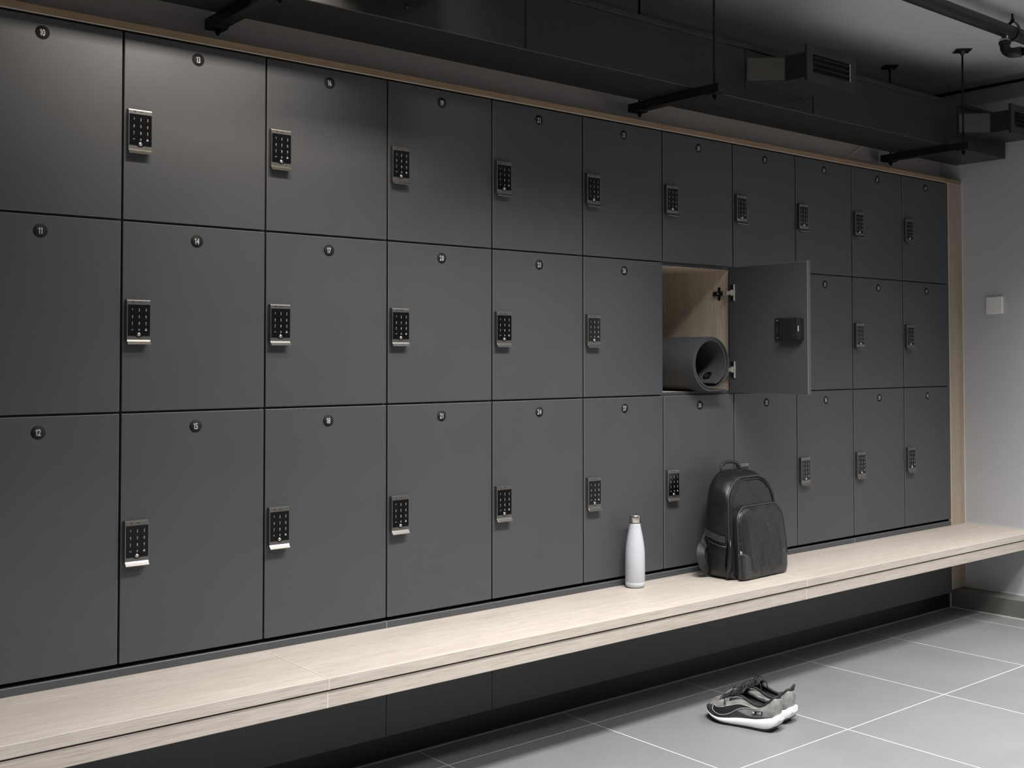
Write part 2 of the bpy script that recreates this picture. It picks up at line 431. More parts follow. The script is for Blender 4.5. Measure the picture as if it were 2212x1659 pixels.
for k in range(11):
    for r in range(3):
        num = 10 + 3 * k + r; z0, z1 = ROWS[r]; h = z1 - z0
        if num == 29:
            lab = 'open locker with pale oak inside holding a rolled mat, its grey door swung out'
        elif num == 32:
            lab = 'dark grey middle row locker hidden behind the open door, number 32'
        else:
            lab = 'dark grey %s row locker with round badge number %d%s' % (rown[r], num, notes.get((k, r), ''))
            if k == 0: lab += ', cut by the picture edge'
            elif k == 10: lab += ', beside the oak end panel'
        t = thing('locker', lab, 'locker', (k * W, 0, z0), 0, 'keypad lockers in the %s row' % rown[r])
        obj('carcass', CM[r], t)
        ch = []
        d = obj('door', DM[r], t); ch.append(d)
        bg = obj('number_badge', badge_me, t, (W / 2, -.0001, h - .0432)); ch.append(bg)
        nb = MB(); text_into(nb, str(num), .0158, 0, 0, -.0003, .66, off=.018); build('badge_numeral', nb, M['white'], bg)
        px = .0535 if num == 29 else .0407; pz = PAD_Z[r] - z0
        lk = obj('lock_body', LM['lock_body'], t, (px, -.0001, pz)); ch.append(lk)
        for nm in ('key_panel', 'side_rail', 'side_rail2', 'key_digits', 'touch_button', 'printed_mark'): obj(nm.rstrip('2'), LM[nm], lk)
        if num == 29:
            pz += .012; hh = .0415
            hs = MB().box(.034, .122, 0.0182, 0.044, pz - hh, pz + hh, .002, 2); hs.box(.120, .157, 0.0182, 0.027, pz - hh, pz + hh, .001)
            hs.prism([(.022, .0182), (.036, .0182), (.036, .0425), (.022, .036)], 2, pz - hh + .001, pz + hh - .004)
            hs.box(.1215, .1255, 0.0182, 0.0285, pz - hh, pz + hh, .0005, mi=1)
            for zz in (-.033, .033): hs.cyl((.144, .027, pz + zz), (.144, .0278, pz + zz), .0020, 10, mi=2)
            for zz in (-.011, -.004, .003, .010): hs.box(.1434, .1446, .027, .0273, pz + zz - .0014, pz + zz + .0014, mi=2)
            hs.box(.0475, .0480, .044, .0443, pz - hh + .004, pz + hh - .004, mi=1)
            for zz in (-.024, .028): hs.cyl((.056, .044, pz + zz), (.056, .0445, pz + zz), .0016, 10, mi=1)
            hs.prism([(.0285, .0398), (.0315, .0412), (.0315, .0408), (.0285, .0394)], 2, pz - .010, pz + .010, mi=2)
            H = build('lock_housing', hs, [M['plastic'], M['door'], M['white']], t, label='black lock box on the inside of the door'); ch.append(H)
            for zz in (0.403, 0.095):
                hb = MB().box(W - .032, W - .010, .0182, .0195, zz - .033, zz + .033, .0005, mi=1); hb.box(W - .030, W - .014, .0195, .021, zz - .012, zz + .012, .0005, mi=0)
                hb.box(W - .0360, W - .032, .0182, .0235, zz - .033, zz + .033, .0004)
                ch.append(build('hinge_cup', hb, [M['hingem'], M['ductd']], t))
                hp = MB().box(W - .0112, W - .0092, .060, .074, zz - .027, zz + .027, .0005, mi=1); hp.box(W - .019, W - .0092, .036, .094, zz - .009, zz + .009, .0012, mi=1)
                hp.cyl((W - .019, .066, zz), (W - .0198, .066, zz), .003, 10)
                P = build('hinge_arm', hp, [M['hingem'], M['ductd']], t)
                hl = MB().loft([[(W - .0192, .040, zz - .009), (W - .0120, .040, zz - .009), (W - .0120, .040, zz + .009), (W - .0192, .040, zz + .009)],
                                [(W - .024, .022, zz - .0075), (W - .016, .022, zz - .0075), (W - .016, .022, zz + .0075), (W - .024, .022, zz + .0075)],
                                [(W - .040, .004, zz - .0075), (W - .034, .002, zz - .0075), (W - .034, .002, zz + .0075), (W - .040, .004, zz + .0075)],
                                [(W - .0400, -.024, zz - .008), (W - .034, -.024, zz - .008), (W - .034, -.024, zz + .008), (W - .0400, -.024, zz + .008)]], smooth=False)
                build('hinge_link', hl, M['hingem'], P)
            # swing: the door's hinge-side inner edge ends at (2.828, -.006), free edge at (2.806, -.402)
            ang = math.radians(86.8)
            hx, hy = W - .0032, .018
            tx, ty = 2.828 - k * W, -.006
            Mx = Matrix.Translation((tx, ty, 0)) @ Matrix.Rotation(ang, 4, 'Z') @ Matrix.Translation((-hx, -hy, 0))
            for c in ch: c.matrix_local = Mx @ Matrix.Translation(c.location)

# ------------------------------------------------------------------ bench
segs = [(-3 * W, 2 * W - .0006, 'left stretch of pale oak bench, empty, running out of frame'),
        (2 * W + .0006, 2.8398, 'middle stretch of pale oak bench under the bottle and backpack'),
        (2.8404, XE - .0055, 'right stretch of pale oak bench, empty, meeting the end wall')]
for i, (a, c, lab) in enumerate(segs):
    t = thing('bench', lab, 'bench', ((a + c) / 2, -.18, 0), 0, 'oak bench in front of the lockers')
    ox = (a + c) / 2; oy = -.18
    q = MB().box(a - ox, c - ox, BY - oy, .016 - oy, BZ - .0300, BZ, .0014, 2)
    q.box(a - ox + .0008, c - ox - .0008, BY - .0002 - oy, BY + .0016 - oy, BZ - .0016, BZ + .0002, mi=1)
    build('seat_board', q, [M['woodX'], M['edge']], t)
    q = MB().box(a - ox, c - ox, BY + .0045 - oy, BY + .0225 - oy, 0.3310, BZ - .0345, .0012, 2)
    q.box(a - ox, c - ox, BY + .010 - oy, BY + .022 - oy, BZ - .0345, BZ - .0300, mi=1)  # recessed black strip draws the groove's shadow
    build('fascia_board', q, [M['woodX'], M['ductd']], t)
    if i:
        q = MB().box(a - ox - .0012, a - ox + .0016, BY - .0004 - oy, -oy, BZ - .0295, BZ + .0004); q.box(a - ox - .0024, a - ox + .0004, BY + .0041 - oy, BY + .006 - oy, .3314, BZ - .035)
        build('seam_strip', q, M['edge'], t)
q = MB().box(XE - .0052, XE - .0002, BY - .01, -.0025, BZ - .001, BZ + .0035)
struct('trim_13', q, M['caulk'])

# ------------------------------------------------------------------ air duct with branches
DY0, DY1, DZ0, DZ1, DX1 = .012, -.252, 2.2115, 2.42, 4.60
duct = thing('air_duct', 'long black rectangular air duct hung along the wall above the lockers', 'air duct', (1.2, -.12, DZ0))
off = Vector((-1.2, .12, -DZ0))
def dbuild(name, mb, mats, parent=duct, label=None):
    o = build(name, mb, mats, parent, label=label)
    if parent is duct: o.location = off
    return o
dbuild('duct_body', MB().box(XL, DX1, DY1, DY0, DZ0, DZ1, .002), M['duct'])
q = MB().box(XL, DX1, DY1 - .006, DY1 - .0002, DZ1 - .016, DZ1 + .002, .001)
dbuild('duct_flange', q, M['duct'])
for xs in (.12, 1.577, 3.06):
    q = MB().box(xs - .0022, xs + .0022, DY1 - .0022, DY1 - .0002, DZ0 + .004, DZ1 - .017)
    q.cyl((xs - .02, DY1 - .0002, DZ0 + .022), (xs - .02, DY1 - .003, DZ0 + .022), .004, 10)
    dbuild('duct_seam', q, M['ductd'])
for X0 in (.80, 2.645, 4.160):
    q = MB().prism([(X0, DY1 - .0002), (X0 + .110, -.353), (X0 + .113, -.4445), (X0 + .398, -.4445), (X0 + .398, DY1 - .0002)], 2, 2.281, 2.374)
    q.box(X0 - .004, X0 + (.345 if X0 < 4 else .42), DY1 - .0026, DY1 - .0003, 2.2485, 2.3985)
    q.cyl((X0 + .33, DY1 - .0026, 2.258), (X0 + .33, DY1 - .006, 2.258), .005, 10)
    br = dbuild('branch_duct', q, M['duct'])
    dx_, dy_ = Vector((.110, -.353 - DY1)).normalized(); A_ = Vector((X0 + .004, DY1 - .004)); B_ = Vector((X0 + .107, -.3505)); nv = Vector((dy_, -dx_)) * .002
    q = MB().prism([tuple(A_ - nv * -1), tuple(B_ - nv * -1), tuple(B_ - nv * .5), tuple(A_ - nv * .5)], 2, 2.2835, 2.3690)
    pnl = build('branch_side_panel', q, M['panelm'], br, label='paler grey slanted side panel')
    g = MB(); x0, x1, z0, z1 = X0 + .105, X0 + .412, 2.265, 2.401; i0, i1, j0, j1 = x0 + .035, x1 - .036, 2.297, 2.368
    g.box(x0, x1, -.456, -.4447, z0, j0); g.box(x0, x1, -.456, -.4447, j1, z1); g.box(x0, i0, -.456, -.4447, j0, j1); g.box(i1, x1, -.456, -.4447, j0, j1)
    g.box(i0, i1, -.4460, -.4447, j0, j1, mi=1)
    for n in range(4):
        zc = j0 + .004 + n * .0195
        g.prism([(-.458, zc - .002), (-.4555, zc - .003), (-.447, zc + .008), (-.4485, zc + .0095)], 0, i0, i1)
    g.prism([(i1 - .0035, -.4555), (i1, -.457), (i1, -.446), (i1 - .0035, -.446)], 2, j0, j1, mi=2)
    gg = build('air_grille', g, [M['grille'], M['void'], M['chrome']], br)

# ------------------------------------------------------------------ trapeze hangers
hl = ['black steel trapeze hanger under the duct near the top left corner', 'black steel trapeze hanger under the duct left of the whole air grille', 'black steel trapeze hanger under the duct nearest the end wall']
rail = MB(); zt = DZ0 - .0008 - 2.18
rail.box(-.0205, .0205, -.365, .088, 0, .0025); rail.box(-.0205, -.018, -.365, .088, 0, zt); rail.box(.018, .0205, -.365, .088, 0, zt)
rail.box(-.0205, -.010, -.365, .088, zt - .0025, zt); rail.box(.010, .0205, -.365, .088, zt - .0025, zt)
rail.box(-.0205, .0205, -.366, -.3645, 0, zt); rail.box(-.0205, .0205, .0875, .089, 0, zt)
rail_me = rail.mesh('rail', M['ductd'])
rod = MB().cyl((0, 0, -.022), (0, 0, ZC - 2.18 - .006), .0046, 12); rod_me = rod.mesh('threaded_rod', M['ductd'])
q = MB().box(-.022, .022, -.022, .022, -.0052, -.0002); q.lathe([(0, -.016), (.0085, -.016), (.0085, -.0054), (0, -.0054)], (0, 0, 0), (0, 0, 1), 6); nut_me = q.mesh('nut_plate', M['ductd'])
q = MB().box(-.034, .034, -.034, .034, -.006, -.0003); q.lathe([(.016, -.006), (.007, -.022), (.0046, -.026)], (0, 0, 0), (0, 0, 1), 12); cp_me = q.mesh('ceiling_plate', M['ductd'])
for i, X in enumerate((.690, 2.378, 4.068)):
    t = thing('duct_hanger', hl[i], 'duct hanger', (X, 0, 2.18), 0, 'trapeze hangers carrying the duct')
    obj('rail', rail_me, t)
    for y in (-.331, .046):
        obj('threaded_rod', rod_me, t, (0, y, 0)); obj('nut_plate', nut_me, t, (0, y, 0)); p = obj('ceiling_plate', cp_me, t, (0, y, ZC - 2.18)); p.rotation_euler = (0, 0, PI / 4)

# ------------------------------------------------------------------ sprinkler pipe and its hanger
PY, PZ, PR = -.75, 2.5555, .0272
t = thing('sprinkler_pipe', 'thick black round pipe crossing the top right corner below the ceiling', 'pipe', (3.6, PY, PZ))
o = Vector((-3.6, -PY, -PZ))
EX = 3.655
q = MB().cyl((XL, PY, PZ), (4.783, PY, PZ), PR, 28); build('main_pipe', q, M['duct'], t, o)
q = MB().cyl((EX, PY, PZ - PR + .004), (EX, PY, PZ - .048), .0125, 16)
for a in range(6): q.box(EX - .017 + a * .006, EX - .014 + a * .006, PY - .014, PY + .014, PZ - .044, PZ - .036)
build('nipple', q, M['steel'], t, o, 'bright threaded nipple')
arc = [(EX, PY, PZ - .046), (EX, PY, PZ - .066)] + [(EX + .030 * .3 * (1 - math.cos(a)), PY - .030 * (1 - math.cos(a)), PZ - .066 - .030 * math.sin(a)) for a in [PI / 2 * i / 6 for i in range(1, 7)]] + [(EX + .02, PY - .06, PZ - .096)]
q = MB().tube(arc, [.021, .020] + [.020] * 6 + [.021], 18); q.lathe([(.020, 0), (.024, .001), (.024, .012), (.020, .013)], (EX, PY, PZ - .058), (0, 0, 1), 18)
q.tube([(EX + .02, PY - .06, PZ - .096), (EX + .10, PY - .40, PZ - .094)], .0165, 16); build('elbow_branch', q, M['ductd'], t, o)
hx = 3.72
t = thing('pipe_hanger', 'black clevis hanger on a rod holding the round pipe', 'pipe hanger', (hx, PY, ZC), 0)
q = MB().cyl((0, 0, -.0005), (0, 0, PZ + PR + .016 - ZC), .0048, 12); build('threaded_rod', q, M['ductd'], t)
q = MB().lathe([(0, 0), (.009, 0), (.009, .007), (0, .007)], (0, 0, PZ + PR + .022 - ZC), (0, 0, 1), 6)
zc = PZ - ZC
path = [(0, .0285 * math.cos(a) * (1 if True else 1), zc + .030 * math.sin(a)) for a in [-PI + 2 * PI * i / 28 for i in range(29)]]
loop = []
for i in range(33):
    a = -PI / 2 + 2 * PI * i / 32; rr = .0305; yy = rr * math.cos(a); zz = rr * math.sin(a)
    if zz > 0: zz *= 1.55; yy *= (1 - .25 * max(0, math.sin(a)) ** 2)
    loop.append((0, yy, zc + zz))
q.tube(loop[:-1], .003, 6, closed=True, flat=(.020, .003), up=None)
build('clevis', q, M['ductd'], t)

# ------------------------------------------------------------------ small wall items
t = thing('wall_switch', 'small white square switch on the grey end wall', 'switch', (XE, -.174, 1.4975))
q = MB().box(-.011, -.0003, -.043, .043, -.043, .043, .003, 3); build('switch_plate', q, M['switch'], t)
q = MB().box(-.016, -.0111, -.041, .041, -.040, .040, .002, 2); build('rocker', q, M['switch'], t)
p0, p1 = Vector((3.74, .1195, 2.1365)), Vector((3.955, .1195, 2.252))
d = (p1 - p0); n = Vector((-d.z, 0, d.x)).normalized() * .0065
q = MB(); q.prism([(p0.x - n.x, p0.z - n.z), (p1.x - n.x, p1.z - n.z), (p1.x + n.x, p1.z + n.z), (p0.x + n.x, p0.z + n.z)], 1, .1165, .1197)
tag(build('wall_strip', q, M['edge']), 'pale slanted strip on the wall between duct and oak frame', 'strap')  # thin pale strip set slantwise on the wall

# ------------------------------------------------------------------ water bottle
t = thing('water_bottle', 'white water bottle with steel screw cap standing on the bench', 'bottle', (2.2468, -.0535, BZ + .0004))
R = .0358
prof = [(0, .001), (.026, .001), (.031, .0025), (.0345, .007), (R, .0125), (R, .0195), (R - .0004, .0200), (R - .0004, .0206), (R, .0212), (R, .110), (R * .985, .128), (R * .945, .146), (R * .87, .166), (R * .77, .186), (R * .665, .205), (R * .59, .219), (R * .555, .227), (R * .55, .2305), (0, .2305)]
build('bottle_body', MB().lathe(prof, (0, 0, 0), (0, 0, 1), 56), M['bottle'], t)
cp = [(0, .2307), (.0198, .2307), (.0202, .2325), (.0202, .2335), (.0212, .234), (.0212, .2555), (.0204, .2595), (.0180, .2612), (0, .2618)]
build('bottle_cap', MB().lathe(cp, (0, 0, 0), (0, 0, 1), 48, 0, [1, 1, 1, 0, 0, 0, 0, 0]), [M['steel'], M['ductd']], t, label='brushed steel cap with dark gasket')
build('base_disc', MB().lathe([(0, 0), (.0262, 0), (.0262, .0010), (0, .0010)], (0, 0, 0), (0, 0, 1), 32), M['steel'], t)

# ------------------------------------------------------------------ rolled mat
cx, cz, th = 2.664, 1.1086 + .1072, .0068
t = thing('rolled_exercise_mat', 'thick dark grey exercise mat rolled up inside the open locker', 'exercise mat', (cx, 0, 1.1086))
def rad(phi):
    ks = [(0, .1064), (90, .1062), (180, .1062), (270, .1056), (330, .0985), (360, .0952), (450, .0982), (540, .0978), (630, .0872), (690, .0815), (720, .0810)]
    for (a, ra), (b_, rb) in zip(ks, ks[1:]):
        if a <= phi <= b_:
            u = (phi - a) / (b_ - a); u = u * u * (3 - 2 * u); return ra + (rb - ra) * u
    return ks[-1][1]
mid = [(.085 - i * .085 / 8, -.1064 + th / 2 + (.0006 if i < 4 else 0)) for i in range(8)]
for i in range(0, 142):
    ph = i * 5.0; r_ = rad(ph) - th / 2; a = math.radians(ph); mid.append((-r_ * math.sin(a), -r_ * math.cos(a)))
out, inn = [], []
for i in range(len(mid)):
    p = Vector(mid[max(0, i - 1)]); q_ = Vector(mid[min(len(mid) - 1, i + 1)]); tg = (q_ - p).normalized(); nn = Vector((tg.y, -tg.x))
    c = Vector(mid[i]); a_, b_ = c - nn * th / 2, c + nn * th / 2
    out.append(a_); inn.append(b_)
q = MB(); rings = []
for y in (-.056, -.055, .10, .30, .438, .439):
    s = .0006 if y in (-.056, .439) else 0
    ring = [(p.x, y, p.y + .1072) for p in out] + [(p.x, y, p.y + .1072) for p in reversed(inn)]
    rings.append(ring)
n = len(out)
R_ = [[q.b.verts.new(p) for p in r_] for r_ in rings]; m_ = 2 * n; fs = []
for i in range(len(R_) - 1):
    for k in range(m_):
        f = q.b.faces.new((R_[i][k], R_[i][(k + 1) % m_], R_[i + 1][(k + 1) % m_], R_[i + 1][k])); f.smooth = True; fs.append(f)
for rr in (R_[0], R_[-1]):
    for k in range(n - 1): fs.append(q.b.faces.new((rr[k], rr[k + 1], rr[m_ - 2 - k], rr[m_ - 1 - k])))
bmesh.ops.recalc_face_normals(q.b, faces=fs)
build('mat_sheet', q, M['mat'], t)
ea = math.radians(-50); er = .0742
ec = Vector((-er * math.sin(ea), .016, -er * math.cos(ea) + .1072)); en = Vector((math.sin(ea), 0, math.cos(ea)))
q = MB().lathe([(.010, 0), (.019, 0), (.0205, .0008), (.0195, .002), (.013, .0026), (.0105, .0018), (.010, 0)], ec, en, 30); q.lathe([(0, .0002), (.0102, .0002)], ec, en, 30, 1)
build('eyelet', q, [M['rubber'], M['void']], t, label='glossy black eyelet')

# ------------------------------------------------------------------ backpack
bp = thing('backpack', 'black leather backpack standing on the bench against the lockers', 'backpack', (2.738, -.088, BZ + .0008), math.radians(2.5))
def arch(w0, w1, h, rt, rb, n=14):
    """outline of an arch: bottom half width w0, half width w1 at shoulder, height h, corner radii"""
    pts = []
    for i in range(n + 1):
        a = -PI / 2 + (PI / 2) * i / n; pts.append((w0 - rb + rb * math.cos(a), rb + rb * math.sin(a)))
    for i in range(1, 9):
        u = i / 9; pts.append((w0 + (w1 - w0) * u + .004 * math.sin(PI * u), rb + (h - rt - rb) * u))
    for i in range(n + 1):
        a = (PI / 2) * i / n
        pts.append((w1 - rt + rt * math.cos(a), h - rt + rt * math.sin(a)))
    left = [(-x, z) for x, z in reversed(pts)]
    return pts + left
def ring(pts, yf, sx=1.0, sz=1.0, z0=0.0, cxx=0.0):
    if cxx: cxx = .014
    hh = max(z for x, z in pts)
    return [(cxx + x * sx, yf(z * sz + z0), z0 + z * sz) for x, z in pts]
main = arch(.158, .148, .395, .108, .035)
H = .395
# back to front: back panel, sides, shoulder, front panel
def ly(y0, lean): return lambda z: y0 + lean * (z / H) ** 1.4
rs = []
rs.append(ring(main, ly(.012, .000), .84, .95, .006))
rs.append(ring(main, ly(.006, .000), .94, .985, .002))
rs.append(ring(main, ly(-.004, .002), .99, 1.0, 0))
rs.append(ring(main, ly(-.045, .008), 1.015, 1.0, 0))
rs.append(ring(main, ly(-.090, .018), 1.01, .985, 0))
rs.append(ring(main, ly(-.128, .030), .985, .955, 0))
rs.append(ring(main, ly(-.146, .040), .955, .930, .001))
rs.append(ring(main, ly(-.153, .044), .91, .905, .004))
rs.append(ring(main, ly(-.160, .048), .80, .85, .010))
rs.append(ring(main, ly(-.165, .050), .55, .70, .03))
q = MB().loft(rs)
build('main_compartment', q, M['leather'], bp)
# zip ridge that follows the front edge of the main compartment
zr = [(x * .968, -.146 + .042 * (max(z, 0) * .935 / H) ** 1.4 - .004, z * .942) for x, z in main if z > .125]
build('main_zip_piping', MB().tube(zr, .0052, 8), M['piping'], bp)
zr2 = [(x * .915, -.1585 + .046 * (max(z, 0) * .91 / H) ** 1.4, z * .905 + .004) for x, z in main if z > .125]
build('main_stitched_seam', MB().tube(zr2, .0024, 6), M['webbing'], bp)
# front pocket
pk = arch(.146, .144, .268, .064, .035)
HP = .268
def lp(y0, lean): return lambda z: y0 + lean * (z / HP) ** 1.5
ps = [ring(pk, lp(-.120, .02), 1.0, 1.0, 0, .008), ring(pk, lp(-.176, .030), 1.0, 1.0, 0, .008), ring(pk, lp(-.190, .032), .985, .99, .0005, .008), ring(pk, lp(-.199, .034), .945, .965, .003, .008),
      ring(pk, lp(-.206, .036), .86, .92, .008, .008), ring(pk, lp(-.212, .038), .6, .75, .03, .008)]
fpk = build('front_pocket', MB().loft(ps), M['leather'], bp)
pz = [(.014 + x * .99, -.187 + .032 * (max(z, 0) / HP) ** 1.5, z * .993) for x, z in pk if z > .07]
build('pocket_zip_piping', MB().tube(pz, .0048, 8), M['piping'], fpk)
pz = [(.014 + x * .93, -.2015 + .034 * (max(z, 0) / HP) ** 1.5, z * .957 + .003) for x, z in pk if z > .06]
build('pocket_stitching', MB().tube(pz, .0018, 6), M['webbing'], fpk)
# maker's plate
zpl = .196; ypl = -.2085 + .0365 * (zpl / HP) ** 1.5
q = MB().box(.022, .052, ypl - .0025, ypl + .002, zpl - .006, zpl + .006, .001)
for i in range(5): q.box(.027 + i * .004, .029 + i * .004, ypl - .0028, ypl - .0024, zpl - .0015, zpl + .0015, mi=1)
build('maker_plate', q, [M['rubber'], M['lock']], fpk)
# woven corner patches
for s in (-1, 1):
    pts = []
    n = 12; nr = 5; grid = []
    def fy(x, z):
        ax = min(1.0, abs(x) / .148); e = max(0.0, (ax - .80) / .20)
        return -.2085 + .036 * (z / HP) ** 1.5 + .024 * e ** 2 + .010 * max(0, 1 - z / .022) ** 2 - .0012
    b_ = MB()
    cxx, czz = s * .147 + .008, .004
    for i in range(nr + 1):
        row = []
        for k in range(n + 1):
            a = (PI / 2) * k / n; r_ = .098 * i / nr
            x = cxx - s * r_ * math.cos(a) * .92 ; z = czz + r_ * math.sin(a)
            if i == 0: z += .0
            row.append(b_.b.verts.new((x, fy(x - .008, z), z)))
        grid.append(row)
    for i in range(nr):
        for k in range(n):
            try:
                f = b_.b.faces.new((grid[i][k], grid[i][k + 1], grid[i + 1][k + 1], grid[i + 1][k])); f.smooth = True
            except ValueError: pass
    bmesh.ops.remove_doubles(b_.b, verts=b_.b.verts[:], dist=1e-5)
    ex = bmesh.ops.extrude_face_region(b_.b, geom=b_.b.faces[:])
    for e in ex['geom']:
        if isinstance(e, bmesh.types.BMVert): e.co.y += .003
    bmesh.ops.recalc_face_normals(b_.b, faces=b_.b.faces[:])
    build('corner_patch', b_, M['weave'], fpk)
# side strap of woven leather on the left and right flanks
for s in (-1, 1):
    w_ = lambda z: .158 + (.136 - .158) * (z / .28)
    pth = [(s * (.161 + .0015), -.004, .168), (s * (.1635 + .002), -.045, .160), (s * (.163 + .002), -.090, .152), (s * (.159 + .002), -.126, .148)]
    q = MB().tube(pth, 0, flat=(.024, .003), up=(s, 0, 0)); build('side_strap', q, M['weave'], bp)
    pth = [(s * .162, -.008, .145), (s * .1665, -.050, .132), (s * .1665, -.095, .125), (s * .161, -.132, .122)]
    build('side_pocket_hem', MB().tube(pth, .0026, 6), M['piping'], bp)
# gusset fold beside the pocket
for s in (-1, 1):
    q = MB().loft([[(s * .150, -.138, .006), (s * .158, -.130, .006), (s * .153, -.120, .006)], [(s * .154, -.162, .05), (s * .163, -.146, .05), (s * .158, -.120, .05)], [(s * .150, -.158, .12), (s * .158, -.146, .12), (s * .154, -.118, .12)], [(s * .143, -.140, .17), (s * .148, -.136, .17), (s * .146, -.120, .17)]])
    build('gusset', q, M['leather'], bp)
# zip puller hanging on the left of the pocket
q = MB().tube([(-.139, -.1915, .114), (-.1395, -.199, .106), (-.1395, -.200, .096)], .003, 8, 0); q.lathe([(.0035, -.002), (.0065, -.002), (.0065, .002), (.0035, .002), (.0035, -.002)], (-.139, -.198, .104), (0, 1, 0), 14, 0)
build('zip_slider', q, M['chrome'], fpk)
q = MB().box(-.0075, .0075, -.0022, .0022, -.072, 0, .0015, 2); q.box(-.0050, .0050, -.0030, -.0021, -.067, -.006, mi=1)
z_ = build('zip_pull', q, [M['webbing'], M['piping']], fpk); z_.location = (-.1385, -.2095, .098); z_.rotation_euler = (math.radians(-2), 0, math.radians(-12))
# top handle
hp = [(-.052, -.012, .372), (-.066, -.008, .392), (-.068, -.005, .408), (-.050, -.003, .419), (-.020, -.002, .424), (.015, -.002, .421), (.038, -.005, .410), (.050, -.012, .392)]
def smooth_path(P, sub=5):
    P = [Vector(p) for p in P]; outp = []
    for i in range(len(P) - 1):
        p0 = P[max(0, i - 1)]; p1 = P[i]; p2 = P[i + 1]; p3 = P[min(len(P) - 1, i + 2)]
        for k in range(sub):
            t_ = k / sub
            outp.append(.5 * ((2 * p1) + (-p0 + p2) * t_ + (2 * p0 - 5 * p1 + 4 * p2 - p3) * t_ ** 2 + (-p0 + 3 * p1 - 3 * p2 + p3) * t_ ** 3))
    outp.append(P[-1]); return outp
build('top_handle', MB().tube(smooth_path(hp), .0068, 10), M['weave'], bp)
# top fold of leather in front of the handle
q = MB().loft([[(x, -.052 + .010 * math.sin(a), .388 - .55 * abs(x) ** 1.9 * 12 * .4 + .008 * math.cos(a)) for a in [2 * PI * i / 10 for i in range(10)]] for x in [-.075 + .15 * k / 10 for k in range(11)]])
build('top_fold', q, M['leather'], bp)
# shoulder straps behind and looped out at the lower left
sp = [(-.07, .016, .34), (-.10, .018, .25), (-.120, .016, .17), (-.158, .006, .128), (-.186, -.004, .112), (-.198, -.012, .090), (-.194, -.016, .062), (-.182, -.018, .042), (-.150, -.016, .034)]
build('shoulder_strap', MB().tube(smooth_path(sp, 4), 0, flat=(.034, .006), up=(-.75, -.65, .1)), M['webbing'], bp)
q = MB().tube(smooth_path([(-.150, -.010, .060), (-.172, -.012, .085), (-.184, -.010, .092), (-.190, -.010, .078), (-.176, -.012, .060), (-.152, -.008, .040)], 4), 0, flat=(.018, .003), up=(0, 1, 0))
build('strap_loop', q, M['webbing'], bp)

SH = Matrix(((1, 0, .06, 0), (0, .78, .045, 0), (0, 0, 1, 0), (0, 0, 0, 1)))
def shear(o):
    for c in o.children:
        if c.location.length > 0:
            c.location = SH @ c.location
        elif c.type == 'MESH': c.data.transform(SH)
        shear(c)
shear(bp)
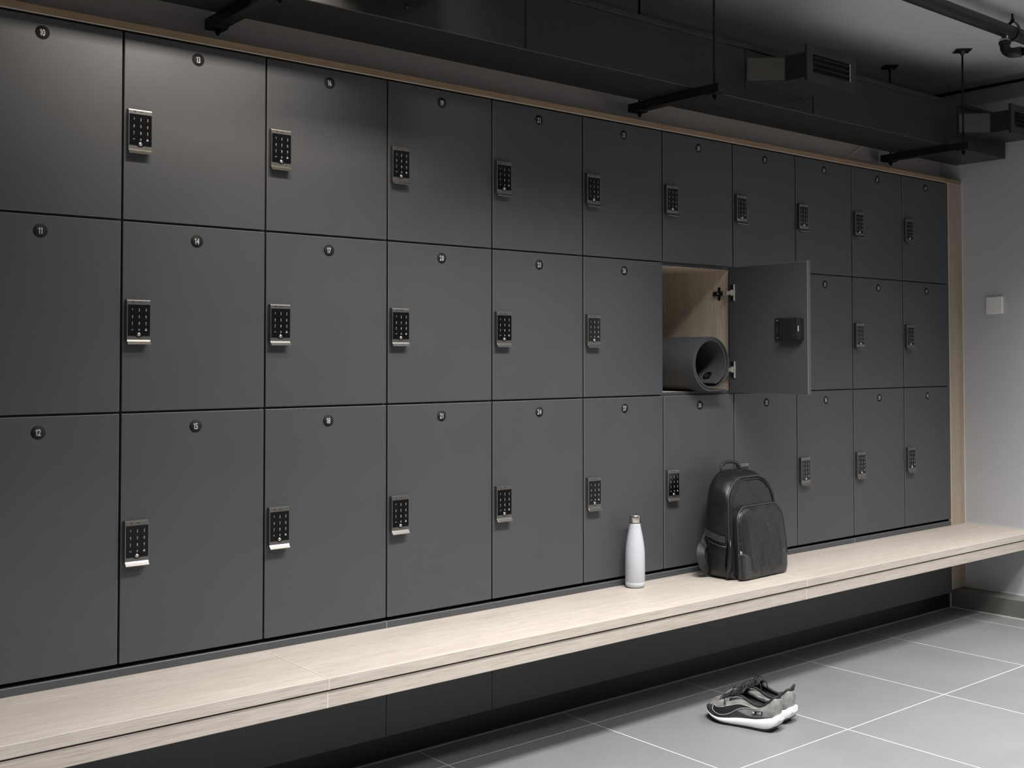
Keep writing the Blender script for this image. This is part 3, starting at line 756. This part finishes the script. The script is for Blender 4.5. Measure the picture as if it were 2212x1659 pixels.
# ------------------------------------------------------------------ running shoes
def lerp_tab(tab, x):
    if x <= tab[0][0]: return tab[0][1]
    if x >= tab[-1][0]: return tab[-1][1]
    n = len(tab)
    sl = lambda k: (tab[min(n - 1, k + 1)][1] - tab[max(0, k - 1)][1]) / (tab[min(n - 1, k + 1)][0] - tab[max(0, k - 1)][0])
    for k in range(n - 1):
        (a, va), (b_, vb) = tab[k], tab[k + 1]
        if a <= x <= b_:
            d = b_ - a; u = (x - a) / d; m0, m1 = sl(k) * d, sl(k + 1) * d
            return (2 * u ** 3 - 3 * u * u + 1) * va + (u ** 3 - 2 * u * u + u) * m0 + (-2 * u ** 3 + 3 * u * u) * vb + (u ** 3 - u * u) * m1
def make_shoe(root, s):
    """shoe along +x (toe), y to the left, s=+1 for a left foot; mesh y is multiplied by s (outer side = +y*s)"""
    XS = [-.1405, -.139, -.136, -.132] + [-.127 + .0065 * i for i in range(40)] + [.1305, .134, .137, .139, .1405]
    halfw = [(-.141, .012), (-.138, .019), (-.130, .027), (-.115, .034), (-.080, .0365), (-.03, .036), (.02, .040), (.065, .047), (.095, .044), (.118, .035), (.130, .026), (.137, .017), (.141, .006)]
    cent = [(-.14, 0), (-.05, .002), (.03, .003), (.08, .001), (.141, -.008)]
    bot = [(-.140, .036), (-.132, .022), (-.118, .010), (-.100, .003), (-.08, .001), (-.03, .001), (.03, .001), (.07, .005), (.105, .014), (.141, .033)]
    top = [(-.140, .058), (-.110, .052), (-.06, .040), (.0, .034), (.04, .028), (.08, .024), (.115, .028), (.141, .036)]
    def sole_ring(x, z0, z1, grow):
        hw = lerp_tab(halfw, x) + grow; c = lerp_tab(cent, x); n = 20; r = []
        for i in range(n):
            a = 2 * PI * i / n; ca, sa = math.cos(a), math.sin(a)
            yy = c + hw * math.copysign(abs(ca) ** .45, ca); zz = (z0 + z1) / 2 + (z1 - z0) / 2 * math.copysign(abs(sa) ** .55, sa)
            r.append((x, yy * s, zz))
        return r
    def xt(x): return x - (.014 if x < -.137 else .008 if x < -.13 else 0)
    rings = []
    for x in XS:
        z0, z1 = lerp_tab(bot, x), lerp_tab(top, x); g = .006 - .002 * max(0, x / .14)
        r = sole_ring(x, z0 + .0025, z1, g)
        rings.append(r)
    build('midsole', MB().loft(rings), M['sole'], root, label='thick white foam midsole')
    rings = [sole_ring(x, lerp_tab(bot, x), lerp_tab(bot, x) + .0045, .0035) for x in XS if x > -.128]
    build('outsole', MB().loft(rings), M['outsole'], root)
    # side walls of the upper : surface S(x, t), t from sole (0) to rim (1)
    rim = [(-.122, .112), (-.116, .106), (-.106, .096), (-.090, .084), (-.07, .078), (-.045, .083), (-.02, .093), (.0, .099), (.025, .094), (.055, .082), (.085, .068), (.110, .057), (.128, .050), (.141, .040)]
    inw = [(-.122, .60), (-.10, .74), (-.05, .80), (-.0, .62), (.03, .50), (.06, .48), (.085, .42), (.11, .30), (.141, .2)]
    def S(x, t, side):
        hw = lerp_tab(halfw, x) + .001; c = lerp_tab(cent, x); z0 = lerp_tab(top, x) - .004; z1 = lerp_tab(rim, x); iw = lerp_tab(inw, x)
        w = hw * (1 + .05 * math.sin(PI * min(1, t * 1.6)) - (1 - iw) * t ** 2.0)
        bx = (.014 * math.sin(PI * t * .8) - .010 * t ** 4) * max(0, (-.100 - x) / .022) * -.35
        return Vector((x + bx, (c * (1 - t * .2) + side * w) * s, z0 + (z1 - z0) * math.sin(t * PI / 2 * .98 + .0) / math.sin(PI / 2 * .98)))
    xs = [-.122 + .263 * i / 120 for i in range(121)]; nt = 24
    b_ = MB()
    def matf(x, t, side): return 2 if x > .098 - .02 * t else 0
    def lim(x): return .02 + .08 * max(0.0, min(1.0, (x + .115) / .05)) + .60 * max(0.0, min(1.0, (x + .045) / .165)) ** 1.25
    rows = {}
    for side in (1, -1):
        rows[side] = [[b_.b.verts.new(S(x, k / nt, side)) for k in range(nt + 1)] for x in xs]
        G = rows[side]
        for i in range(len(xs) - 1):
            for k in range(nt):
                f = b_.b.faces.new((G[i][k], G[i + 1][k], G[i + 1][k + 1], G[i][k + 1])); f.smooth = True
                f.material_index = matf((xs[i] + xs[i + 1]) / 2, (k + .5) / nt, side)
    # close heel and toe between the two walls
    for i_end in (0, len(xs) - 1):
        A, B = rows[1][i_end], rows[-1][i_end]; nm = 6
        colv = []
        for k in range(nt + 1):
            pa, pb = A[k].co, B[k].co; rowv = [A[k]]
            for j in range(1, nm):
                u = j / nm; p = pa.lerp(pb, u); bulge = (.012 if i_end == 0 else .006) * math.sin(PI * u) * (1 - .3 * k / nt)
                p.x += -bulge if i_end == 0 else bulge
                rowv.append(b_.b.verts.new(p))
            rowv.append(B[k]); colv.append(rowv)
        for k in range(nt):
            for j in range(nm):
                f = b_.b.faces.new((colv[k][j], colv[k][j + 1], colv[k + 1][j + 1], colv[k + 1][j])); f.smooth = True
                f.material_index = 1 if (k < 15 and i_end) else 2 if i_end else 0
    def conf(x, t, o_, side):
        p = S(x, t, side); px_ = S(x + .002, t, side) - S(x - .002, t, side); pt_ = S(x, min(1, t + .02), side) - S(x, max(0, t - .02), side)
        n_ = px_.cross(pt_).normalized()
        if n_.y * side * s < 0: n_ = -n_
        return p + n_ * o_
    # toe box top: bridge the rims ahead of the throat
    ti = [i for i, x in enumerate(xs) if x > .072]
    nm = 6; grid = []
    for i in ti:
        pa, pb = rows[1][i][nt].co, rows[-1][i][nt].co; rv = [rows[1][i][nt]]
        for j in range(1, nm):
            u = j / nm; p = pa.lerp(pb, u); p.z += .014 * math.sin(PI * u) * min(1.0, (.150 - xs[i]) / .045); rv.append(b_.b.verts.new(p))
        rv.append(rows[-1][i][nt]); grid.append(rv)
    for a in range(len(grid) - 1):
        for j in range(nm):
            f = b_.b.faces.new((grid[a][j], grid[a + 1][j], grid[a + 1][j + 1], grid[a][j + 1])); f.smooth = True; f.material_index = 2
    bmesh.ops.recalc_face_normals(b_.b, faces=b_.b.faces[:])
    up = build('upper', b_, [M['knit'], M['knitd'], M['toe']], root)
    for side in (1, -1):
        b_ = MB(); b_.loft([[conf(x, lim(x) * k / 6, .0007, side) for k in range(7)] for x in [-.122 + .2615 * i / 60 for i in range(61)]], 0, False, False, True, False)
        build('toe_overlay', b_, M['knitd'], up)
    # tongue and eyestay under the laces
    b_ = MB(); tg = []
    for i in range(15):
        x = -.012 + .09 * i / 14; w = lerp_tab([(-.012, .026), (.03, .022), (.078, .017)], x); z = lerp_tab([(-.012, .124), (.01, .111), (.03, .099), (.06, .085), (.08, .076)], x)
        tg.append([(x, (lerp_tab(cent, x) * .8 + w * u) * s, z - .012 * u * u) for u in (-1, -.66, -.33, 0, .33, .66, 1)])
    b_.loft(tg, 0, False, False, True, False)
    tn = build('tongue', b_, M['black_fab'], root); md = tn.modifiers.new('thickness', 'SOLIDIFY'); md.thickness = .005; md.offset = 0
    # collar padding round the ankle opening
    cl = []
    for i in range(0, 32):
        x = .030 - (.030 + .121) * i / 31; p = S(x, 1.0, 1); cl.append((p.x, p.y * .97, p.z))
    hl_, hr_ = S(-.122, 1, 1), S(-.122, 1, -1)
    for k in range(1, 8):
        p = hl_.lerp(hr_, k / 8); cl.append((p.x - .0095 * math.sin(PI * k / 8), p.y, p.z + .001))
    for i in range(31, -1, -1):
        x = .030 - (.030 + .121) * i / 31; p = S(x, 1.0, -1); cl.append((p.x - (0), p.y * .97, p.z))
    heel_top = S(-.122, 1, 1)
    build('collar', MB().tube(cl, .0052, 8), M['black_fab'], root)
    b_ = MB(); q0 = heel_top
    b_.loft([[(q0.x + .004, -.011, q0.z - .020), (q0.x + .004, .011, q0.z - .020), (q0.x - .004, .011, q0.z - .020), (q0.x - .004, -.011, q0.z - .020)],
             [(q0.x - .004, -.010, q0.z + .002), (q0.x - .004, .010, q0.z + .002), (q0.x - .011, .010, q0.z), (q0.x - .011, -.010, q0.z)],
             [(q0.x - .013, -.007, q0.z + .018), (q0.x - .013, .007, q0.z + .018), (q0.x - .018, .007, q0.z + .017), (q0.x - .018, -.007, q0.z + .017)]])
    build('heel_tab', b_, M['black_fab'], root)
    # dark sock lining inside
    b_ = MB(); lr = []
    for i in range(16):
        x = -.114 + .149 * i / 15; hw = lerp_tab(halfw, x) * .84; c = lerp_tab(cent, x); z1 = lerp_tab(rim, x) - .003
        lr.append([(x, (c + hw) * s, z1), (x, (c + hw * .9) * s, .055), (x, (c + hw * .4) * s, .050), (x, (c - hw * .4) * s, .050), (x, (c - hw * .9) * s, .055), (x, (c - hw) * s, z1)])
    b_.loft(lr, 0, False, False, True, False)
    ln = build('sock_lining', b_, M['black_fab'], root); md = ln.modifiers.new('thickness', 'SOLIDIFY'); md.thickness = .002
    # laces: crossed bars, bow and loose loops
    b_ = MB()
    for i in range(5):
        x = .008 + .0145 * i; z = lerp_tab([(0, .118), (.03, .102), (.06, .088), (.08, .080)], x) + .002
        w = .024 - .0012 * i; c = lerp_tab(cent, x)
        for d_ in (1, -1):
            b_.tube(smooth_path([(x, (c + d_ * w) * s, z - .013), (x + .004, (c + d_ * w * .5) * s, z - .001), (x + .009, (c - d_ * w * .4) * s, z - .002), (x + .014, (c - d_ * w) * s, z - .016)], 3), .0018, 6)
    zt = .120
    b_.tube(smooth_path([(.006, 0, zt - .006), (.0, .022 * s, zt + .010), (.018, .040 * s, zt + .004), (.032, .036 * s, zt - .022), (.016, .016 * s, zt - .014)], 6), .0017, 6)
    b_.tube(smooth_path([(.006, 0, zt - .006), (.002, -.018 * s, zt + .016), (-.022, -.030 * s, zt + .026), (-.045, -.030 * s, zt + .014), (-.052, -.026 * s, zt - .012)], 6), .0017, 6)
    b_.tube(smooth_path([(.008, 0, zt - .006), (.030, .030 * s, zt - .008), (.048, .046 * s, zt - .030), (.044, .050 * s, zt - .052)], 6), .0017, 6)
    b_.tube(smooth_path([(.008, 0, zt - .006), (.040, -.010 * s, zt - .006), (.062, -.028 * s, zt - .036)], 6), .0017, 6)
    b_.lathe([(0, -.005), (.005, -.004), (.006, 0), (.005, .004), (0, .005)], (.007, 0, zt - .005), (0, 1, 0), 10)
    build('laces', b_, M['black_fab'], root)
    # curved emblem on both flanks with silver outline
    upper_e = [(.096, .64), (.083, .50), (.062, .43), (.034, .43), (.0, .47), (-.036, .55), (-.066, .62)]
    lower_e = [(.097, .61), (.097, .38), (.084, .22), (.060, .13), (.030, .16), (-.008, .33), (-.066, .60)]
    for side in (1, -1):
        U = [Vector((x, t, 0)) for x, t in upper_e]; L = [Vector((x, t, 0)) for x, t in lower_e]
        U = smooth_path(U, 5); L = smooth_path(L, 5); b_ = MB()
        b_.loft([[conf(a.x, a.y, .0012, side), conf(a.x * .66 + c_.x * .34, a.y * .66 + c_.y * .34, .0018, side), conf(a.x * .33 + c_.x * .67, a.y * .33 + c_.y * .67, .0018, side), conf(c_.x, c_.y, .0012, side)] for a, c_ in zip(U, L)], 0, False, False, True, False)
        em = build('side_emblem', b_, M['outsole'], up)
        b_ = MB(); b_.tube([conf(p.x, p.y, .0016, side) for p in U], .0011, 5); b_.tube([conf(p.x, p.y, .0016, side) for p in L], .0009, 5)
        build('emblem_outline', b_, M['silver'], up)
        if side == 1:
            b_ = MB(); pill = []
            for i in range(24):
                a = 2 * PI * i / 24; ex = -.070 + (.013 if math.cos(a) > 0 else -.013) + .006 * math.cos(a); et = .315 + .105 * math.sin(a) + (-.0026 / .001) * (ex + .070) * .02
                pill.append(conf(ex, et, .0014, side))
            b_.b.faces.new([b_.b.verts.new(p) for p in pill])
            ex_ = bmesh.ops.extrude_face_region(b_.b, geom=b_.b.faces[:]); 
            for e in ex_['geom']:
                if isinstance(e, bmesh.types.BMVert): e.co.y += side * s * .0006
            bmesh.ops.recalc_face_normals(b_.b, faces=b_.b.faces[:])
            for tt in (.37, .315, .26):
                b_.tube([conf(x_, tt - .05 * (x_ + .070) / .02 * .1, .0024, side) for x_ in (-.067, -.075, -.084)], .0006, 4, 1)
            b_.lathe([(0, 0), (.0042, 0), (.0042, .0006), (0, .0006)], conf(-.055, .315, .0020, side), conf(-.055, .315, 1.0, side) - conf(-.055, .315, 0, side), 16, 1)
            build('heel_badge', b_, [M['badge'], M['silver']], up)

def place_shoe(label, toe, heel, s):
    toe = Vector(toe); heel = Vector(heel); d = (toe - heel).normalized(); c = (toe + heel) / 2
    t = thing('running_shoe', label, 'shoe', (c.x, c.y, 0.0006), math.atan2(d.y, d.x), 'pair of running shoes on the floor')
    make_shoe(t, s); return t
place_shoe('grey running shoe nearer the viewer, hiding most of its mate, curved emblem on its side', (2.309, -.343), (2.372, -.618), 1)
place_shoe('grey running shoe behind the nearer one, closer to the end wall, loose lace loop', (2.418, -.315), (2.474, -.594), -1)

# ------------------------------------------------------------------ lights
def area(name, loc, size, power, color=(1, 1, 1), rot=(0, 0, 0), spread=180):
    L = bpy.data.lights.new(name, 'AREA'); L.shape = 'RECTANGLE'; L.size, L.size_y = size; L.energy = power; L.color = color
    L.spread = math.radians(spread)
    o = bpy.data.objects.new(name, L); COL.objects.link(o); o.location = loc; o.rotation_euler = rot; return o
def spot(name, loc, power, angle, blend, color, target=None, r=.04):
    L = bpy.data.lights.new(name, 'SPOT'); L.energy = power; L.spot_size = math.radians(angle); L.spot_blend = blend; L.color = color; L.shadow_soft_size = r
    o = bpy.data.objects.new(name, L); COL.objects.link(o); o.location = loc
    if target: o.rotation_euler = (Vector(target) - Vector(loc)).to_track_quat('-Z', 'Y').to_euler()
    return o
COOL = (1.0, .99, .982)
LP = dict(P=((1.65, -1.3, 68, 118, 1.3, .3), (3.30, -1.95, 22, 112, 1.3, .3), (4.0, -1.75, 42, 94, .3, 1.5), (.3, -2.4, 56, 112, 1.3, .3)), S=((.76, -.7, 2.46, 4.2, .85, 80, 1.98),))
for x_, y_, e_, sp_, sx_, sy2_ in LP['P']:
    area('ceiling_light_panel', (x_, y_, ZC - .02), (sx_, sy2_), e_, COOL, spread=sp_)
WARM = (1.0, .91, .80)
for x_, y_, z_, e_, ln_, sp_, tz_ in LP['S']:
    d_ = Vector((0, -y_, tz_ - z_)).to_track_quat('-Z', 'Y').to_euler()
    area('track_light', (x_, y_, z_), (ln_, .05), e_, WARM, d_, sp_)
w = bpy.data.worlds.new('World'); SC.world = w; w.use_nodes = True
w.node_tree.nodes['Background'].inputs['Color'].default_value = (.5, .52, .55, 1); w.node_tree.nodes['Background'].inputs['Strength'].default_value = 0.02

# ------------------------------------------------------------------ camera
F, YAW, PITCH, ROLL = 2448.7194, .7094, .028, -.0018
cy_, sy_ = math.cos(YAW), math.sin(YAW); cp_, sp_ = math.cos(PITCH), math.sin(PITCH)
f_ = Vector((sy_ * cp_, cy_ * cp_, sp_)); r_ = Vector((cy_, -sy_, 0)); u_ = r_.cross(f_)
c_, s_ = math.cos(ROLL), math.sin(ROLL); r2 = r_ * c_ + u_ * s_; u2 = -r_ * s_ + u_ * c_
cam = bpy.data.cameras.new('camera'); co = bpy.data.objects.new('camera', cam); COL.objects.link(co)
mw = Matrix((r2, u2, -f_)).transposed().to_4x4(); mw.translation = Vector((-.665, -3.0078, 1.2367)); co.matrix_world = mw
cam.sensor_width = 36.0; cam.sensor_fit = 'HORIZONTAL'; cam.lens = 36.0 * F / 2212.0
cam.shift_x = -95.4422 / 2212.0; cam.shift_y = -122.9644 / 2212.0; cam.clip_start = .02
SC.camera = co
vs = SC.view_settings; vs.view_transform = 'Standard'; vs.look = 'None'; vs.exposure = 0.0; vs.gamma = 1.0; vs.use_curve_mapping = False
SC.cycles.use_denoising = True
SC.cycles.max_bounces = 8; SC.cycles.diffuse_bounces = 5; SC.cycles.glossy_bounces = 4
